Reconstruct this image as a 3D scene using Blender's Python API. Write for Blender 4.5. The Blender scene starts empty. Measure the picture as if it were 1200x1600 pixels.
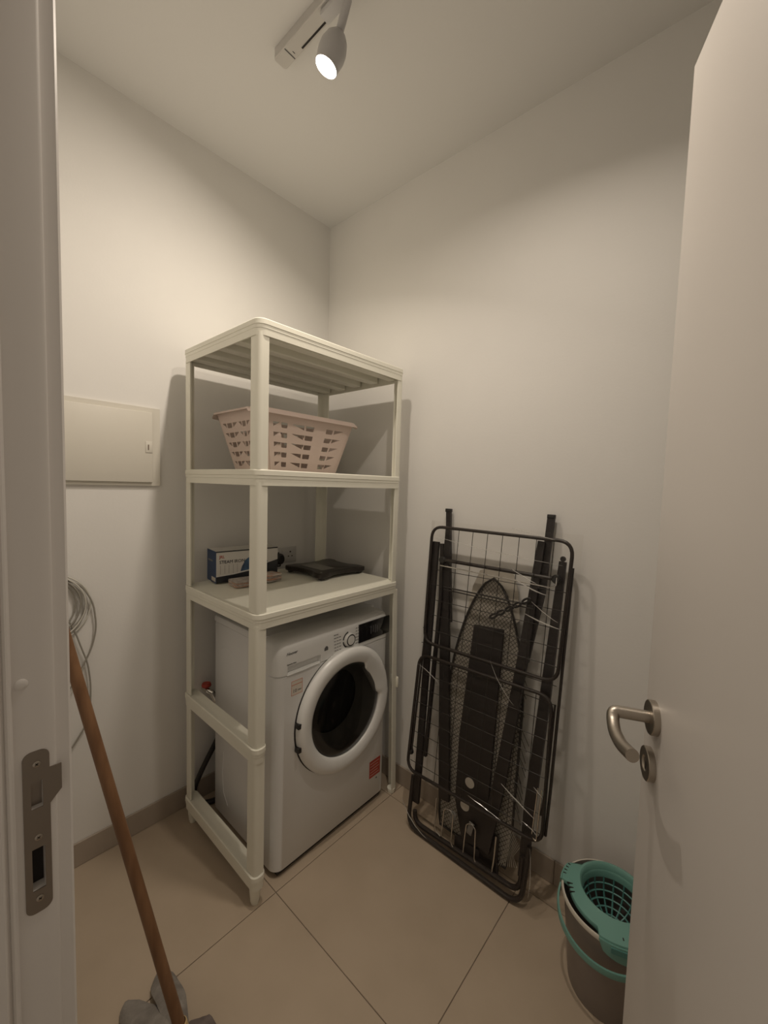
import bpy, bmesh, math, random
from math import sin, cos, pi, radians, hypot, atan2
from mathutils import Vector, Matrix
from mathutils.geometry import tessellate_polygon

# ---------------------------------------------------------------- camera
SC = bpy.context.scene
cam_d = bpy.data.cameras.new('camera')
cam = bpy.data.objects.new('camera', cam_d)
SC.collection.objects.link(cam)
CR = Vector((0.74853788, 0.662409, 0.03008916))
CU = Vector((-0.06627917, 0.02959301, 0.99736218))
CF = Vector((-0.65977126, 0.74855766, -0.06605540))
m = Matrix((CR, CU, -CF)).transposed().to_4x4()
m.translation = Vector((1.7037, -1.4444, 1.3954))
cam.matrix_world = m
cam_d.sensor_fit = 'HORIZONTAL'
cam_d.sensor_width = 36.0
cam_d.lens = 36.0 * 634.88 / 1200.0
cam_d.clip_start = 0.02
SC.camera = cam

# ---------------------------------------------------------------- world, lights, exposure
wd = bpy.data.worlds.new('world')
SC.world = wd
wd.use_nodes = True
wb = wd.node_tree.nodes['Background']
wb.inputs['Color'].default_value = (1.0, 0.86, 0.70, 1)      # dim light of the hall behind the open door
wb.inputs['Strength'].default_value = 0.27
LAMP_POS = Vector((0.772, -0.682, 2.53))
LAMP_AX = Vector((-0.29, -0.25, -0.93)).normalized()
LAMP2_POS = Vector((1.27, -0.682, 2.53))
LAMP2_AX = Vector((-0.10, 0.06, -1.0)).normalized()
LAMP_COL = (1.0, 0.875, 0.735)
SC.view_settings.view_transform = 'Standard'
SC.view_settings.look = 'None'
SC.view_settings.gamma = 1.0
SC.view_settings.use_curve_mapping = False
SC.view_settings.exposure = 0.0
for LP, LA, LW in ((LAMP_POS, LAMP_AX, 5.3), (LAMP2_POS, LAMP2_AX, 4.1)):
    ld = bpy.data.lights.new('bulb_light', 'AREA')
    ld.shape = 'DISK'; ld.size = 0.05; ld.energy = LW; ld.color = LAMP_COL; ld.spread = 2.75
    lo = bpy.data.objects.new('bulb_light', ld)
    lo.location = LP + LA * 0.006
    lo.rotation_euler = LA.to_track_quat('-Z', 'Y').to_euler()
    SC.collection.objects.link(lo)

random.seed(5)
C = SC.collection

# ---------------------------------------------------------------- materials
MATS = {}
def mat(name, col, rough=0.5, metal=0.0, bump=0.0, bscale=60.0, var=0.0, vscale=5.0, spec=0.5, coat=0.0, alpha=1.0,
        trans=0.0, emis=None, estr=0.0, col2=None, stretch=None):
    M = bpy.data.materials.new(name); M.use_nodes = True
    nt = M.node_tree; b = nt.nodes['Principled BSDF']
    b.inputs['Base Color'].default_value = (*col, 1)
    b.inputs['Roughness'].default_value = rough
    b.inputs['Metallic'].default_value = metal
    b.inputs['Specular IOR Level'].default_value = spec
    b.inputs['Coat Weight'].default_value = coat
    b.inputs['Alpha'].default_value = alpha
    b.inputs['Transmission Weight'].default_value = trans
    if emis:
        b.inputs['Emission Color'].default_value = (*emis, 1); b.inputs['Emission Strength'].default_value = estr
    tc = nt.nodes.new('ShaderNodeTexCoord')
    src = tc.outputs['Object']
    if stretch:
        mp = nt.nodes.new('ShaderNodeMapping'); mp.inputs['Scale'].default_value = stretch
        nt.links.new(src, mp.inputs['Vector']); src = mp.outputs['Vector']
    if var > 0 or col2:
        n = nt.nodes.new('ShaderNodeTexNoise'); n.inputs['Scale'].default_value = vscale; n.inputs['Detail'].default_value = 6
        nt.links.new(src, n.inputs['Vector'])
        r = nt.nodes.new('ShaderNodeValToRGB')
        c2 = col2 or tuple(c * (1 - var) for c in col)
        r.color_ramp.elements[0].position = 0.35; r.color_ramp.elements[1].position = 0.65
        r.color_ramp.elements[0].color = (*c2, 1); r.color_ramp.elements[1].color = (*col, 1)
        nt.links.new(n.outputs['Fac'], r.inputs['Fac']); nt.links.new(r.outputs['Color'], b.inputs['Base Color'])
    if bump > 0:
        n2 = nt.nodes.new('ShaderNodeTexNoise'); n2.inputs['Scale'].default_value = bscale; n2.inputs['Detail'].default_value = 4
        nt.links.new(src, n2.inputs['Vector'])
        bp = nt.nodes.new('ShaderNodeBump'); bp.inputs['Strength'].default_value = bump; bp.inputs['Distance'].default_value = 0.002
        nt.links.new(n2.outputs['Fac'], bp.inputs['Height']); nt.links.new(bp.outputs['Normal'], b.inputs['Normal'])
    MATS[name] = M
    return M
mat('wall_paint', (0.845, 0.83, 0.80), 0.85, bump=0.12, bscale=120, var=0.02, vscale=3, spec=0.2)
mat('ceiling_paint', (0.80, 0.79, 0.77), 0.9, bump=0.08, bscale=120, spec=0.2)
mat('floor_tile', (0.50, 0.405, 0.305), 0.42, bump=0.03, bscale=40, col2=(0.465, 0.375, 0.28), vscale=6, spec=0.4)
mat('grout', (0.22, 0.17, 0.135), 0.9, bump=0.2, bscale=300)
mat('base_tile', (0.42, 0.355, 0.295), 0.5, bump=0.03, bscale=40, col2=(0.39, 0.33, 0.27), vscale=6)
mat('door_paint', (0.67, 0.635, 0.60), 0.42, bump=0.02, bscale=30, spec=0.4)
mat('frame_paint', (0.72, 0.69, 0.66), 0.4, bump=0.02, bscale=30, spec=0.4)
mat('steel', (0.42, 0.38, 0.33), 0.36, 1.0, bump=0.1, bscale=30, stretch=(1, 1, 30))
mat('dark_steel', (0.30, 0.265, 0.23), 0.42, 1.0, bump=0.06, bscale=60)
mat('chrome', (0.7, 0.68, 0.65), 0.15, 1.0)
mat('dark_hole', (0.02, 0.016, 0.014), 0.8)
mat('shelf_plastic', (0.86, 0.845, 0.74), 0.42, bump=0.03, bscale=80, spec=0.4)
mat('washer_white', (0.82, 0.825, 0.82), 0.32, bump=0.01, bscale=20, spec=0.5)
mat('washer_panel', (0.84, 0.845, 0.83), 0.28, bump=0.01, bscale=20, spec=0.5)
mat('washer_side', (0.80, 0.80, 0.80), 0.45, bump=0.015, bscale=40, spec=0.4)
mat('ring_plastic', (0.84, 0.84, 0.82), 0.3, spec=0.5)
mat('black_gloss', (0.012, 0.012, 0.013), 0.12, coat=0.4)
mat('black_plastic', (0.02, 0.018, 0.017), 0.4, bump=0.05, bscale=80)
mat('grey_rubber', (0.34, 0.34, 0.33), 0.28)
mat('drum', (0.10, 0.10, 0.105), 0.35, 0.7, bump=0.3, bscale=90)
mat('print_grey', (0.12, 0.12, 0.12), 0.6)
mat('display_seg', (0.16, 0.16, 0.17), 0.4)
mat('red_label', (0.52, 0.07, 0.045), 0.5, var=0.15, vscale=60)
mat('cream_label', (0.74, 0.68, 0.60), 0.5)
mat('orange_line', (0.62, 0.18, 0.08), 0.5)
mat('basket_plastic', (0.60, 0.485, 0.43), 0.45, bump=0.03, bscale=60)
mat('white_print', (0.75, 0.74, 0.72), 0.5)
mat('box_white', (0.68, 0.66, 0.62), 0.5, bump=0.03)
mat('box_blue', (0.025, 0.07, 0.18), 0.45, col2=(0.02, 0.045, 0.12), vscale=9)
mat('box_black', (0.02, 0.022, 0.028), 0.45)
mat('iron_blue', (0.06, 0.15, 0.28), 0.4, col2=(0.03, 0.06, 0.12), vscale=25)
mat('peach', (0.60, 0.33, 0.22), 0.7, col2=(0.66, 0.60, 0.54), vscale=40, bump=0.3, bscale=120)
mat('pale_pack', (0.62, 0.57, 0.52), 0.5, col2=(0.36, 0.30, 0.27), vscale=70, bump=0.3, bscale=90)
mat('scale_black', (0.020, 0.015, 0.012), 0.30)
mat('scale_dark', (0.016, 0.013, 0.012), 0.4)
mat('knob_dark', (0.20, 0.20, 0.20), 0.25, 0.9)
mat('grey_label', (0.24, 0.23, 0.215), 0.35, var=0.2, vscale=60)
mat('socket_white', (0.62, 0.61, 0.59), 0.4)
mat('box_panel', (0.72, 0.69, 0.615), 0.45, bump=0.02, bscale=60)
mat('rack_black', (0.030, 0.023, 0.020), 0.38, bump=0.05, bscale=150)
mat('rack_flat', (0.022, 0.017, 0.016), 0.5, bump=0.08, bscale=150)
mat('wire_grey', (0.030, 0.026, 0.023), 0.45, 0.0)
mat('pad_fabric', (0.56, 0.52, 0.45), 0.85, bump=0.3, bscale=200, col2=(0.50, 0.46, 0.40), vscale=12)
mat('teal', (0.17, 0.36, 0.31), 0.4, bump=0.03, bscale=50)
mat('teal_dark', (0.10, 0.28, 0.255), 0.45)
mat('bucket_grey', (0.25, 0.215, 0.195), 0.36, 0.25, bump=0.03, bscale=40, spec=0.4)
mat('rim_pale', (0.62, 0.58, 0.50), 0.4)
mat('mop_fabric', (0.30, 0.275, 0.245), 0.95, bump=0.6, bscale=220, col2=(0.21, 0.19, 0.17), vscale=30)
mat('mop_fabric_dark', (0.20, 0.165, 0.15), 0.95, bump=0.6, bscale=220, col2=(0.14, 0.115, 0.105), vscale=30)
mat('mop_socket', (0.62, 0.44, 0.22), 0.45)
mat('wood', (0.25, 0.130, 0.062), 0.5, col2=(0.18, 0.088, 0.040), vscale=6, bump=0.12, bscale=40, stretch=(9, 9, 1))
mat('cable_grey', (0.33, 0.31, 0.27), 0.45)
mat('cable_white', (0.66, 0.64, 0.58), 0.45)
mat('track_white', (0.60, 0.58, 0.55), 0.4)
mat('lamp_white', (0.55, 0.54, 0.54), 0.35)
mat('lamp_lens', (1, 0.95, 0.9), 0.3, emis=(1.0, 0.93, 0.82), estr=14.0)
mat('film_glint', (0.72, 0.70, 0.66), 0.12, alpha=0.45, spec=0.8)  # pale see-through colour standing in for highlights on the film
def film_mat():
    M = bpy.data.materials.new('clear_film'); M.use_nodes = True; nt = M.node_tree
    for n in list(nt.nodes): nt.nodes.remove(n)
    o = nt.nodes.new('ShaderNodeOutputMaterial'); mx = nt.nodes.new('ShaderNodeMixShader')
    t = nt.nodes.new('ShaderNodeBsdfTransparent'); t.inputs[0].default_value = (0.975, 0.97, 0.96, 1)
    g = nt.nodes.new('ShaderNodeBsdfGlossy'); g.inputs['Roughness'].default_value = 0.14
    fr = nt.nodes.new('ShaderNodeMath'); fr.operation = 'MULTIPLY_ADD'; fr.inputs[1].default_value = 0.16; fr.inputs[2].default_value = 0.012
    lw = nt.nodes.new('ShaderNodeLayerWeight'); lw.inputs['Blend'].default_value = 0.25; nt.links.new(lw.outputs['Fresnel'], fr.inputs[0])
    tc = nt.nodes.new('ShaderNodeTexCoord'); mp = nt.nodes.new('ShaderNodeMapping'); mp.inputs['Scale'].default_value = (3, 1, 9)
    ns = nt.nodes.new('ShaderNodeTexNoise'); ns.inputs['Scale'].default_value = 3.0; ns.inputs['Detail'].default_value = 5
    ns.inputs['Distortion'].default_value = 1.5
    bp = nt.nodes.new('ShaderNodeBump'); bp.inputs['Strength'].default_value = 0.7; bp.inputs['Distance'].default_value = 0.01
    L = nt.links.new
    L(tc.outputs['Object'], mp.inputs[0]); L(mp.outputs[0], ns.inputs['Vector']); L(ns.outputs['Fac'], bp.inputs['Height'])
    L(bp.outputs[0], g.inputs['Normal']); L(fr.outputs[0], mx.inputs[0]); L(t.outputs[0], mx.inputs[1]); L(g.outputs[0], mx.inputs[2])
    L(mx.outputs[0], o.inputs[0]); MATS['clear_film'] = M
film_mat()
def glass_mat():
    M = bpy.data.materials.new('door_glass'); M.use_nodes = True; nt = M.node_tree
    for n in list(nt.nodes): nt.nodes.remove(n)
    o = nt.nodes.new('ShaderNodeOutputMaterial'); mx = nt.nodes.new('ShaderNodeMixShader')
    t = nt.nodes.new('ShaderNodeBsdfTransparent'); t.inputs[0].default_value = (0.66, 0.65, 0.63, 1)
    g = nt.nodes.new('ShaderNodeBsdfGlossy'); g.inputs['Roughness'].default_value = 0.04
    fr = nt.nodes.new('ShaderNodeFresnel'); fr.inputs['IOR'].default_value = 1.5
    nt.links.new(fr.outputs[0], mx.inputs[0]); nt.links.new(t.outputs[0], mx.inputs[1]); nt.links.new(g.outputs[0], mx.inputs[2])
    nt.links.new(mx.outputs[0], o.inputs[0]); MATS['door_glass'] = M
glass_mat()

# ---------------------------------------------------------------- helpers
class B:
    """collects shapes in one bmesh and links them as ONE mesh object"""
    def __init__(s): s.bm = bmesh.new()
    def box(s, x0, x1, y0, y1, z0, z1, bev=0.0, seg=2, M=None):
        r = bmesh.ops.create_cube(s.bm, size=1.0); vs = r['verts']
        for v in vs:
            v.co = Vector((x0 + (v.co.x + .5) * (x1 - x0), y0 + (v.co.y + .5) * (y1 - y0), z0 + (v.co.z + .5) * (z1 - z0)))
        if bev > 0:
            es = list({e for v in vs for e in v.link_edges})
            r2 = bmesh.ops.bevel(s.bm, geom=es, offset=bev, segments=seg, affect='EDGES', profile=0.5)
            vs = list({v for f in r2['faces'] for v in f.verts} | {v for v in vs if v.is_valid})
            fr = set(vs)
            vs = list(fr)
        if M is not None:
            for v in vs: v.co = M @ v.co
        return s
    def tube(s, pts, r, n=8, closed=False, caps=True):
        pts = [Vector(p) for p in pts]; k = len(pts); rs = r if isinstance(r, (list, tuple)) else [r] * k
        tg = []
        for i in range(k):
            if closed: t = pts[(i + 1) % k] - pts[i - 1]
            else: t = pts[min(i + 1, k - 1)] - pts[max(i - 1, 0)]
            tg.append(t.normalized() if t.length > 1e-9 else Vector((0, 0, 1)))
        ref = Vector((0, 0, 1)) if abs(tg[0].z) < 0.9 else Vector((1, 0, 0))
        nrm = (ref - tg[0] * ref.dot(tg[0])).normalized(); rings = []
        for i in range(k):
            nrm = nrm - tg[i] * nrm.dot(tg[i])
            nrm = nrm.normalized() if nrm.length > 1e-6 else tg[i].orthogonal().normalized()
            bn = tg[i].cross(nrm)
            sc = 1.0
            rings.append([s.bm.verts.new(pts[i] + (nrm * cos(2 * pi * j / n) + bn * sin(2 * pi * j / n)) * rs[i] * sc) for j in range(n)])
        for i in range(k if closed else k - 1):
            a, b = rings[i], rings[(i + 1) % k]
            for j in range(n): s.bm.faces.new((a[j], a[(j + 1) % n], b[(j + 1) % n], b[j]))
        if caps and not closed:
            s.bm.faces.new(rings[0][::-1]); s.bm.faces.new(rings[-1])
        return s
    def loft(s, loops, cap0=True, cap1=True, closed=False):
        R = [[s.bm.verts.new(p) for p in L] for L in loops]; n = len(R[0])
        for i in range(len(R) if closed else len(R) - 1):
            a, b = R[i], R[(i + 1) % len(R)]
            for j in range(n): s.bm.faces.new((a[j], a[(j + 1) % n], b[(j + 1) % n], b[j]))
        if not closed:
            if cap0: s.bm.faces.new(R[0][::-1])
            if cap1: s.bm.faces.new(R[-1])
        return s
    def lathe(s, prof, M=None, n=32, cap0=True, cap1=True):
        M = M or Matrix()
        return s.loft([[M @ Vector((r * cos(2 * pi * j / n), r * sin(2 * pi * j / n), z)) for j in range(n)] for r, z in prof], cap0, cap1)
    def poly(s, outer, holes=(), depth=0.0, M=None):
        """flat polygon in local XY (with holes), extruded along local -Z by depth"""
        M = M or Matrix(); loops = [outer] + list(holes)
        tri = tessellate_polygon([[Vector((p[0], p[1], 0)) for p in L] for L in loops])
        flat = [p for L in loops for p in L]
        top = [s.bm.verts.new(M @ Vector((p[0], p[1], 0))) for p in flat]
        for t in tri:
            try: s.bm.faces.new([top[i] for i in t])
            except ValueError: pass
        if depth:
            bot = [s.bm.verts.new(M @ Vector((p[0], p[1], -depth))) for p in flat]
            for t in tri:
                try: s.bm.faces.new([bot[i] for i in reversed(t)])
                except ValueError: pass
            o = 0
            for L in loops:
                k = len(L)
                for j in range(k):
                    a, b = o + j, o + (j + 1) % k
                    s.bm.faces.new((top[a], top[b], bot[b], bot[a]))
                o += k
        return s
    def quad(s, a, b, c, d):
        s.bm.faces.new([s.bm.verts.new(Vector(p)) for p in (a, b, c, d)]); return s
    def build(s, name, material, parent=None, smooth=35, fix=True):
        if fix: bmesh.ops.recalc_face_normals(s.bm, faces=s.bm.faces)
        me = bpy.data.meshes.new(name); s.bm.to_mesh(me); s.bm.free()
        me.materials.append(MATS[material])
        if smooth:
            me.shade_smooth(); me.set_sharp_from_angle(angle=radians(smooth))
        o = bpy.data.objects.new(name, me); C.objects.link(o)
        if parent is not None:
            o.parent = parent
            pw = parent
            T = Vector((0, 0, 0))
            while pw is not None:
                T += pw.location; pw = pw.parent
            for v in me.vertices: v.co -= T
        return o
def thing(name, label, cat, loc=(0, 0, 0), group=None):
    o = bpy.data.objects.new(name, None); C.objects.link(o); o.location = loc
    o.empty_display_size = 0.05
    o['label'] = label; o['category'] = cat
    if group: o['group'] = group
    return o
def struct(o): o['kind'] = 'structure'; return o
def rrect(x0, x1, y0, y1, r, n=5, corners=(1, 1, 1, 1)):
    """rounded rectangle, ccw; corners = (x1y1, x0y1, x0y0, x1y0) flags"""
    P = []
    for (cx, cy, a0, f) in ((x1, y1, 0, corners[0]), (x0, y1, 90, corners[1]), (x0, y0, 180, corners[2]), (x1, y0, 270, corners[3])):
        rr = r * f if f else 0.0005
        sx = -1 if cx == x1 else 1; sy = -1 if cy == y1 else 1
        for k in range(n + 1):
            a = radians(a0 + 90 * k / n)
            P.append((cx + sx * rr + rr * cos(a), cy + sy * rr + rr * sin(a)))
    return P
def arc_path(pts, r, n=5):
    """polyline with rounded corners"""
    pts = [Vector(p) for p in pts]; out = [pts[0]]
    for i in range(1, len(pts) - 1):
        a, b, c = pts[i - 1], pts[i], pts[i + 1]
        d1 = (a - b); d2 = (c - b); rr = min(r, d1.length * .45, d2.length * .45)
        p1 = b + d1.normalized() * rr; p2 = b + d2.normalized() * rr
        for k in range(n + 1):
            t = k / n; out.append(p1 * (1 - t) ** 2 + b * 2 * t * (1 - t) + p2 * t * t)
    out.append(pts[-1]); return out
def text_obj(name, body, size, M, material, parent, depth=0.0004, xs=1.0, shear=0.0):
    cu = bpy.data.curves.new(name, 'FONT'); cu.body = body; cu.size = size; cu.extrude = depth; cu.shear = shear
    cu.resolution_u = 2
    t = bpy.data.objects.new(name, cu); C.objects.link(t)
    dg = bpy.context.evaluated_depsgraph_get(); me = bpy.data.meshes.new_from_object(t.evaluated_get(dg))
    bpy.data.objects.remove(t); bpy.data.curves.remove(cu)
    T = Vector((0, 0, 0)); pw = parent
    while pw is not None: T += pw.location; pw = pw.parent
    for v in me.vertices: v.co = M @ Vector((v.co.x * xs, v.co.y, v.co.z)) - T
    me.name = name; me.materials.clear(); me.materials.append(MATS[material])
    o = bpy.data.objects.new(name, me); C.objects.link(o); o.parent = parent
    return o
def frame(o, x, y):
    """matrix with local X=x, local Y=y at origin o"""
    x = Vector(x).normalized(); y = Vector(y); y = (y - x * y.dot(x)).normalized(); z = x.cross(y)
    M = Matrix((x, y, z)).transposed().to_4x4(); M.translation = Vector(o); return M
def cut(o, cutter):
    """boolean difference evaluated straight into the mesh"""
    me = bpy.data.meshes.new('c'); bmesh.ops.recalc_face_normals(cutter.bm, faces=cutter.bm.faces); cutter.bm.to_mesh(me); cutter.bm.free()
    c = bpy.data.objects.new('c', me); C.objects.link(c)
    c.parent = o.parent
    if o.parent is not None:
        T = Vector((0, 0, 0)); pw = o.parent
        while pw is not None: T += pw.location; pw = pw.parent
        for v in me.vertices: v.co -= T
    md = o.modifiers.new('b', 'BOOLEAN'); md.operation = 'DIFFERENCE'; md.solver = 'EXACT'; md.object = c
    bpy.context.view_layer.update()
    dg = bpy.context.evaluated_depsgraph_get(); nm = bpy.data.meshes.new_from_object(o.evaluated_get(dg))
    o.modifiers.clear(); o.data = nm; bpy.data.objects.remove(c)
    nm.shade_smooth(); nm.set_sharp_from_angle(angle=radians(35))

# ---------------------------------------------------------------- the room
RX, RY, RH = 2.30, -1.34, 2.72           # room: x 0..RX, y RY..0
WT = 0.12
fl = struct(B().box(-0.1, RX + .1, RY - 0.9, 0.1, -0.05, -0.0025).build('floor', 'grout'))
gx = [-0.0, 0.6, 1.2, 1.8, RX]; gy = [0.0, -0.09, -0.69, -1.29, -1.89, RY - 0.9]
for i in range(len(gx) - 1):
    for j in range(len(gy) - 1):
        B().box(gx[i] + .0012, gx[i + 1] - .0012, gy[j + 1] + .0012, gy[j] - .0012, -0.009, 0.0, bev=.0008, seg=1).build('tile', 'floor_tile', fl)
struct(B().box(-.1, RX + .1, RY - WT, .1, RH, RH + .1).build('ceiling', 'ceiling_paint'))
struct(B().box(-.1, 0, RY - WT, .1, -.05, RH).build('wall_left', 'wall_paint'))
struct(B().box(0, RX, 0, .1, -.05, RH).build('wall_back', 'wall_paint'))
struct(B().box(RX, RX + .1, RY - WT, .1, -.05, RH).build('wall_right', 'wall_paint'))
DX0, DX1, DH = 1.119, 1.915, 2.05
wf = B()
wf.box(0, DX0 - .045, RY - WT, RY, -.05, RH).box(DX1 + .045, RX, RY - WT, RY, -.05, RH).box(DX0 - .045, DX1 + .045, RY - WT, RY, DH + .045, RH)
struct(wf.build('wall_front', 'wall_paint'))
BH, BT = 0.0885, 0.009
def baseboard(name, segs):
    b0 = struct(B().box(*segs[0][1]).build(name, 'grout'))
    for s_ in segs[1:]: B().box(*s_, bev=.0015, seg=1).build('tile', 'base_tile', b0)
def bb_left():
    ys = [-1.34, -1.29, -0.69, -0.09, -.002]
    core = struct(B().box(0.0, .006, -1.34, 0, 0, BH - .002).build('baseboard_left', 'grout'))
    for a, b in zip(ys[:-1], ys[1:]): B().box(0.001, BT, a + .001, b - .001, .001, BH, bev=.0012, seg=1).build('tile', 'base_tile', core)
    core = struct(B().box(0.009, RX, -.006, 0, 0, BH - .002).build('baseboard_back', 'grout'))
    xs = [.009, .69, 1.29, 1.89, RX]
    for a, b in zip(xs[:-1], xs[1:]): B().box(a + .001, b - .001, -BT, -.001, .001, BH, bev=.0012, seg=1).build('tile', 'base_tile', core)
bb_left()

# ---- door frame (left jamb with strike plate), seen from the doorway
prof = [(DX0 - .045, RY - WT - .02), (DX0 + .016, RY - WT - .02), (DX0 + .016, -1.4005), (DX0 + .0145, -1.399), (DX0 + .0085, -1.3985),
        (DX0 + .006, -1.395), (DX0 + .0065, -1.3915), (DX0 + .004, -1.3895), (DX0, -1.3875), (DX0, -1.3535), (DX0 - .0012, -1.3512),
        (DX0 - .0045, -1.3495), (DX0 - .006, -1.345), (DX0 - .006, -1.337), (DX0 - .0085, -1.3345), (DX0 - .07, -1.3345), (DX0 - .07, RY + .0006), (DX0 - .045, RY + .0006)]
jl = struct(B().loft([[Vector((x, y, z)) for x, y in prof] for z in (0.0, DH + .045)]).build('trim_1', 'frame_paint', smooth=40))
prof2 = [(DX0 + DX1 - x, y) for x, y in prof]
struct(B().loft([[Vector((x, y, z)) for x, y in prof2] for z in (0.0, DH + .045)]).build('trim_2', 'frame_paint', smooth=40))
struct(B().box(DX0 - .0, DX1 + .0, RY - WT - .02, RY + .006, DH, DH + .045).build('trim_3', 'frame_paint'))
# rubber gasket in the rebate and its round cap
B().tube([(DX0 + .006, -1.3925, .02), (DX0 + .006, -1.3925, DH - .01)], .0028, 8).build('gasket', 'frame_paint', jl)
cp = B().lathe([(.0062, 0), (.0062, .0008), (.0045, .0018), (.002, .0022)], frame((DX0, -1.3795, 1.163), (0, 1, 0), (0, 0, 1)), 20).build('screw_cap', 'frame_paint', jl)
# strike plate: local X = +y (into room), local Y = up, normal +x
SM = frame((DX0 + .0013, -1.3690, 0.983), (0, 1, 0), (0, 0, 1))
pl = [(-.0115, -.088)]
for k in range(5):
    a = radians(-90 + 90 * k / 4); 
out = []
def arc(cx, cy, r, a0, a1, n=6): return [(cx + r * cos(radians(a0 + (a1 - a0) * k / n)), cy + r * sin(radians(a0 + (a1 - a0) * k / n))) for k in range(n + 1)]
out += arc(-.0035, -.0885, .0085, 180, 270) + arc(.0035, -.0885, .0085, 270, 360)
out += [(.012, .030), (.0215, .041), (.0230, .0425), (.0230, .0735), (.012, .0735)]
out += arc(.0035, .0900, .0085, 0, 90) + arc(-.0035, .0900, .0085, 90, 180)
slot1 = [(-.0050, .030), (.0055, .030), (.0055, .062), (-.0050, .062)]
slot2 = [(-.0055, -.069), (.0062, -.069), (.0062, -.018), (-.0055, -.018)]
stp = B().poly(out, [slot1[::-1], slot2[::-1]], .0012, SM).build('strike_plate', 'dark_steel', jl); stp['label'] = 'brushed steel strike plate with lip and two slots'
cutter = B()
for (x0, y0), (x1, y1) in ((slot1[0], slot1[2]), (slot2[0], slot2[2])):
    cutter.box(DX0 - .014, DX0 + .004, -1.3690 + x0, -1.3690 + x1, .983 + y0, .983 + y1)
cut(jl, cutter)
for (x0, y0), (x1, y1), dk in ((slot1[0], slot1[2], .007), (slot2[0], slot2[2], .013)):
    B().box(DX0 - .0138, DX0 - dk, -1.3690 + x0, -1.3690 + x1, .983 + y0, .983 + y1).build('lock_pocket', 'dark_steel' if dk < .01 else 'dark_hole', jl)
for zz in (.083, -.005, -.080):
    sc = B().lathe([(.0036, 0), (.0036, .0006), (.0026, .0011)], SM @ Matrix.Translation((0.0005, zz, .0)), 16).build('screw', 'steel', stp)
    a = SM @ Vector((.0005, zz, .00115))
    B().box(-.0018, .0018, -.0004, .0004, 0, .0002, M=Matrix.Translation(a) @ SM.to_3x3().to_4x4() @ Matrix.Rotation(.7, 4, 'Z')).box(-.0004, .0004, -.0018, .0018, 0, .0002, M=Matrix.Translation(a) @ SM.to_3x3().to_4x4() @ Matrix.Rotation(.7, 4, 'Z')).build('screw_slot', 'dark_hole', stp)

# ---- door leaf, opened into the room
Dd = Vector((0.39991, -0.91655, 0)); Dn = Vector((-0.91655, -0.39991, 0)); FE = Vector((1.605, -0.6545, 0))
DW = 0.75
DM = Matrix((Dd, Vector((0, 0, 1)), Dn)).transposed().to_4x4(); DM.translation = FE     # X along to hinge, Y up, Z outwards
door = B(); door.box(0, DW, .006, 2.04, -.040, 0, bev=.0015, seg=2, M=DM)
dr = struct(door.build('door_1', 'door_paint'))
hz = 1.045
hm = DM @ Matrix.Translation((.047, hz, 0))
rs = B().lathe([(.026, 0), (.026, .0085), (.0250, .0095), (.011, .0098)], hm, 40).build('handle_rose', 'steel', dr)
P = [hm @ Vector(q) for q in arc_path([(0, 0, .008), (0, 0, .059), (.010, -.010, .061), (.030, -.018, .062), (.062, -.019, .060), (.096, -.012, .054)], .014, 5)]
lv = B().tube(P, .0092, 18).build('lever_handle', 'steel', dr); lv['label'] = 'curved satin steel lever handle'
em = DM @ Matrix.Translation((.043, hz - .078, 0))
B().lathe([(.0255, 0), (.0255, .0085), (.0245, .0095), (.012, .0096), (.010, .0075), (.003, .0072)], em, 40).build('key_escutcheon', 'steel', dr)
B().box(-.0022, .0022, -.010, .004, .0072, .0078, M=em).build('keyhole', 'dark_hole', dr)
for zz in (.25, 1.0, 1.8):
    B().tube([(1.918, -1.3345 + .012, zz), (1.918, -1.3345 + .012, zz + .08)], .008, 10).build('hinge', 'steel', dr)

# ---------------------------------------------------------------- electrical panel on the left wall
ep = thing('electrical_panel', 'cream wall-mounted electrical panel cover beside the shelving unit', 'electrical panel', (0, -1.08, 1.51))
B().poly([(-1.34 + .03, 1.366), (-.8375, 1.366), (-.8375, 1.658), (-1.31, 1.658)], [[(-1.30, 1.39), (-1.30, 1.64), (-.868, 1.64), (-.868, 1.39)]], .010, frame((.0105, 0, 0), (0, 1, 0), (0, 0, 1))).build('frame', 'box_panel', ep)
B().box(.002, .006, -1.30, -.868, 1.39, 1.64).build('back_plate', 'box_panel', ep)
dm = frame((.0175, -.8665, 1.386), (-.03, -1, 0), (0, 0, 1)) @ Matrix.Scale(-1, 4, (0, 0, 1))
dd = B(); dd.box(.011, .020, -1.303, -.8665, 1.379, 1.640, bev=.002); pd = dd.build('panel_door', 'box_panel', ep)
B().box(.0202, .0222, -.892, -.868, 1.49, 1.532, bev=.001).build('latch', 'box_panel', pd)
B().box(.0222, .0228, -.884, -.880, 1.500, 1.520).build('latch_slot', 'grout', pd)

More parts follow.
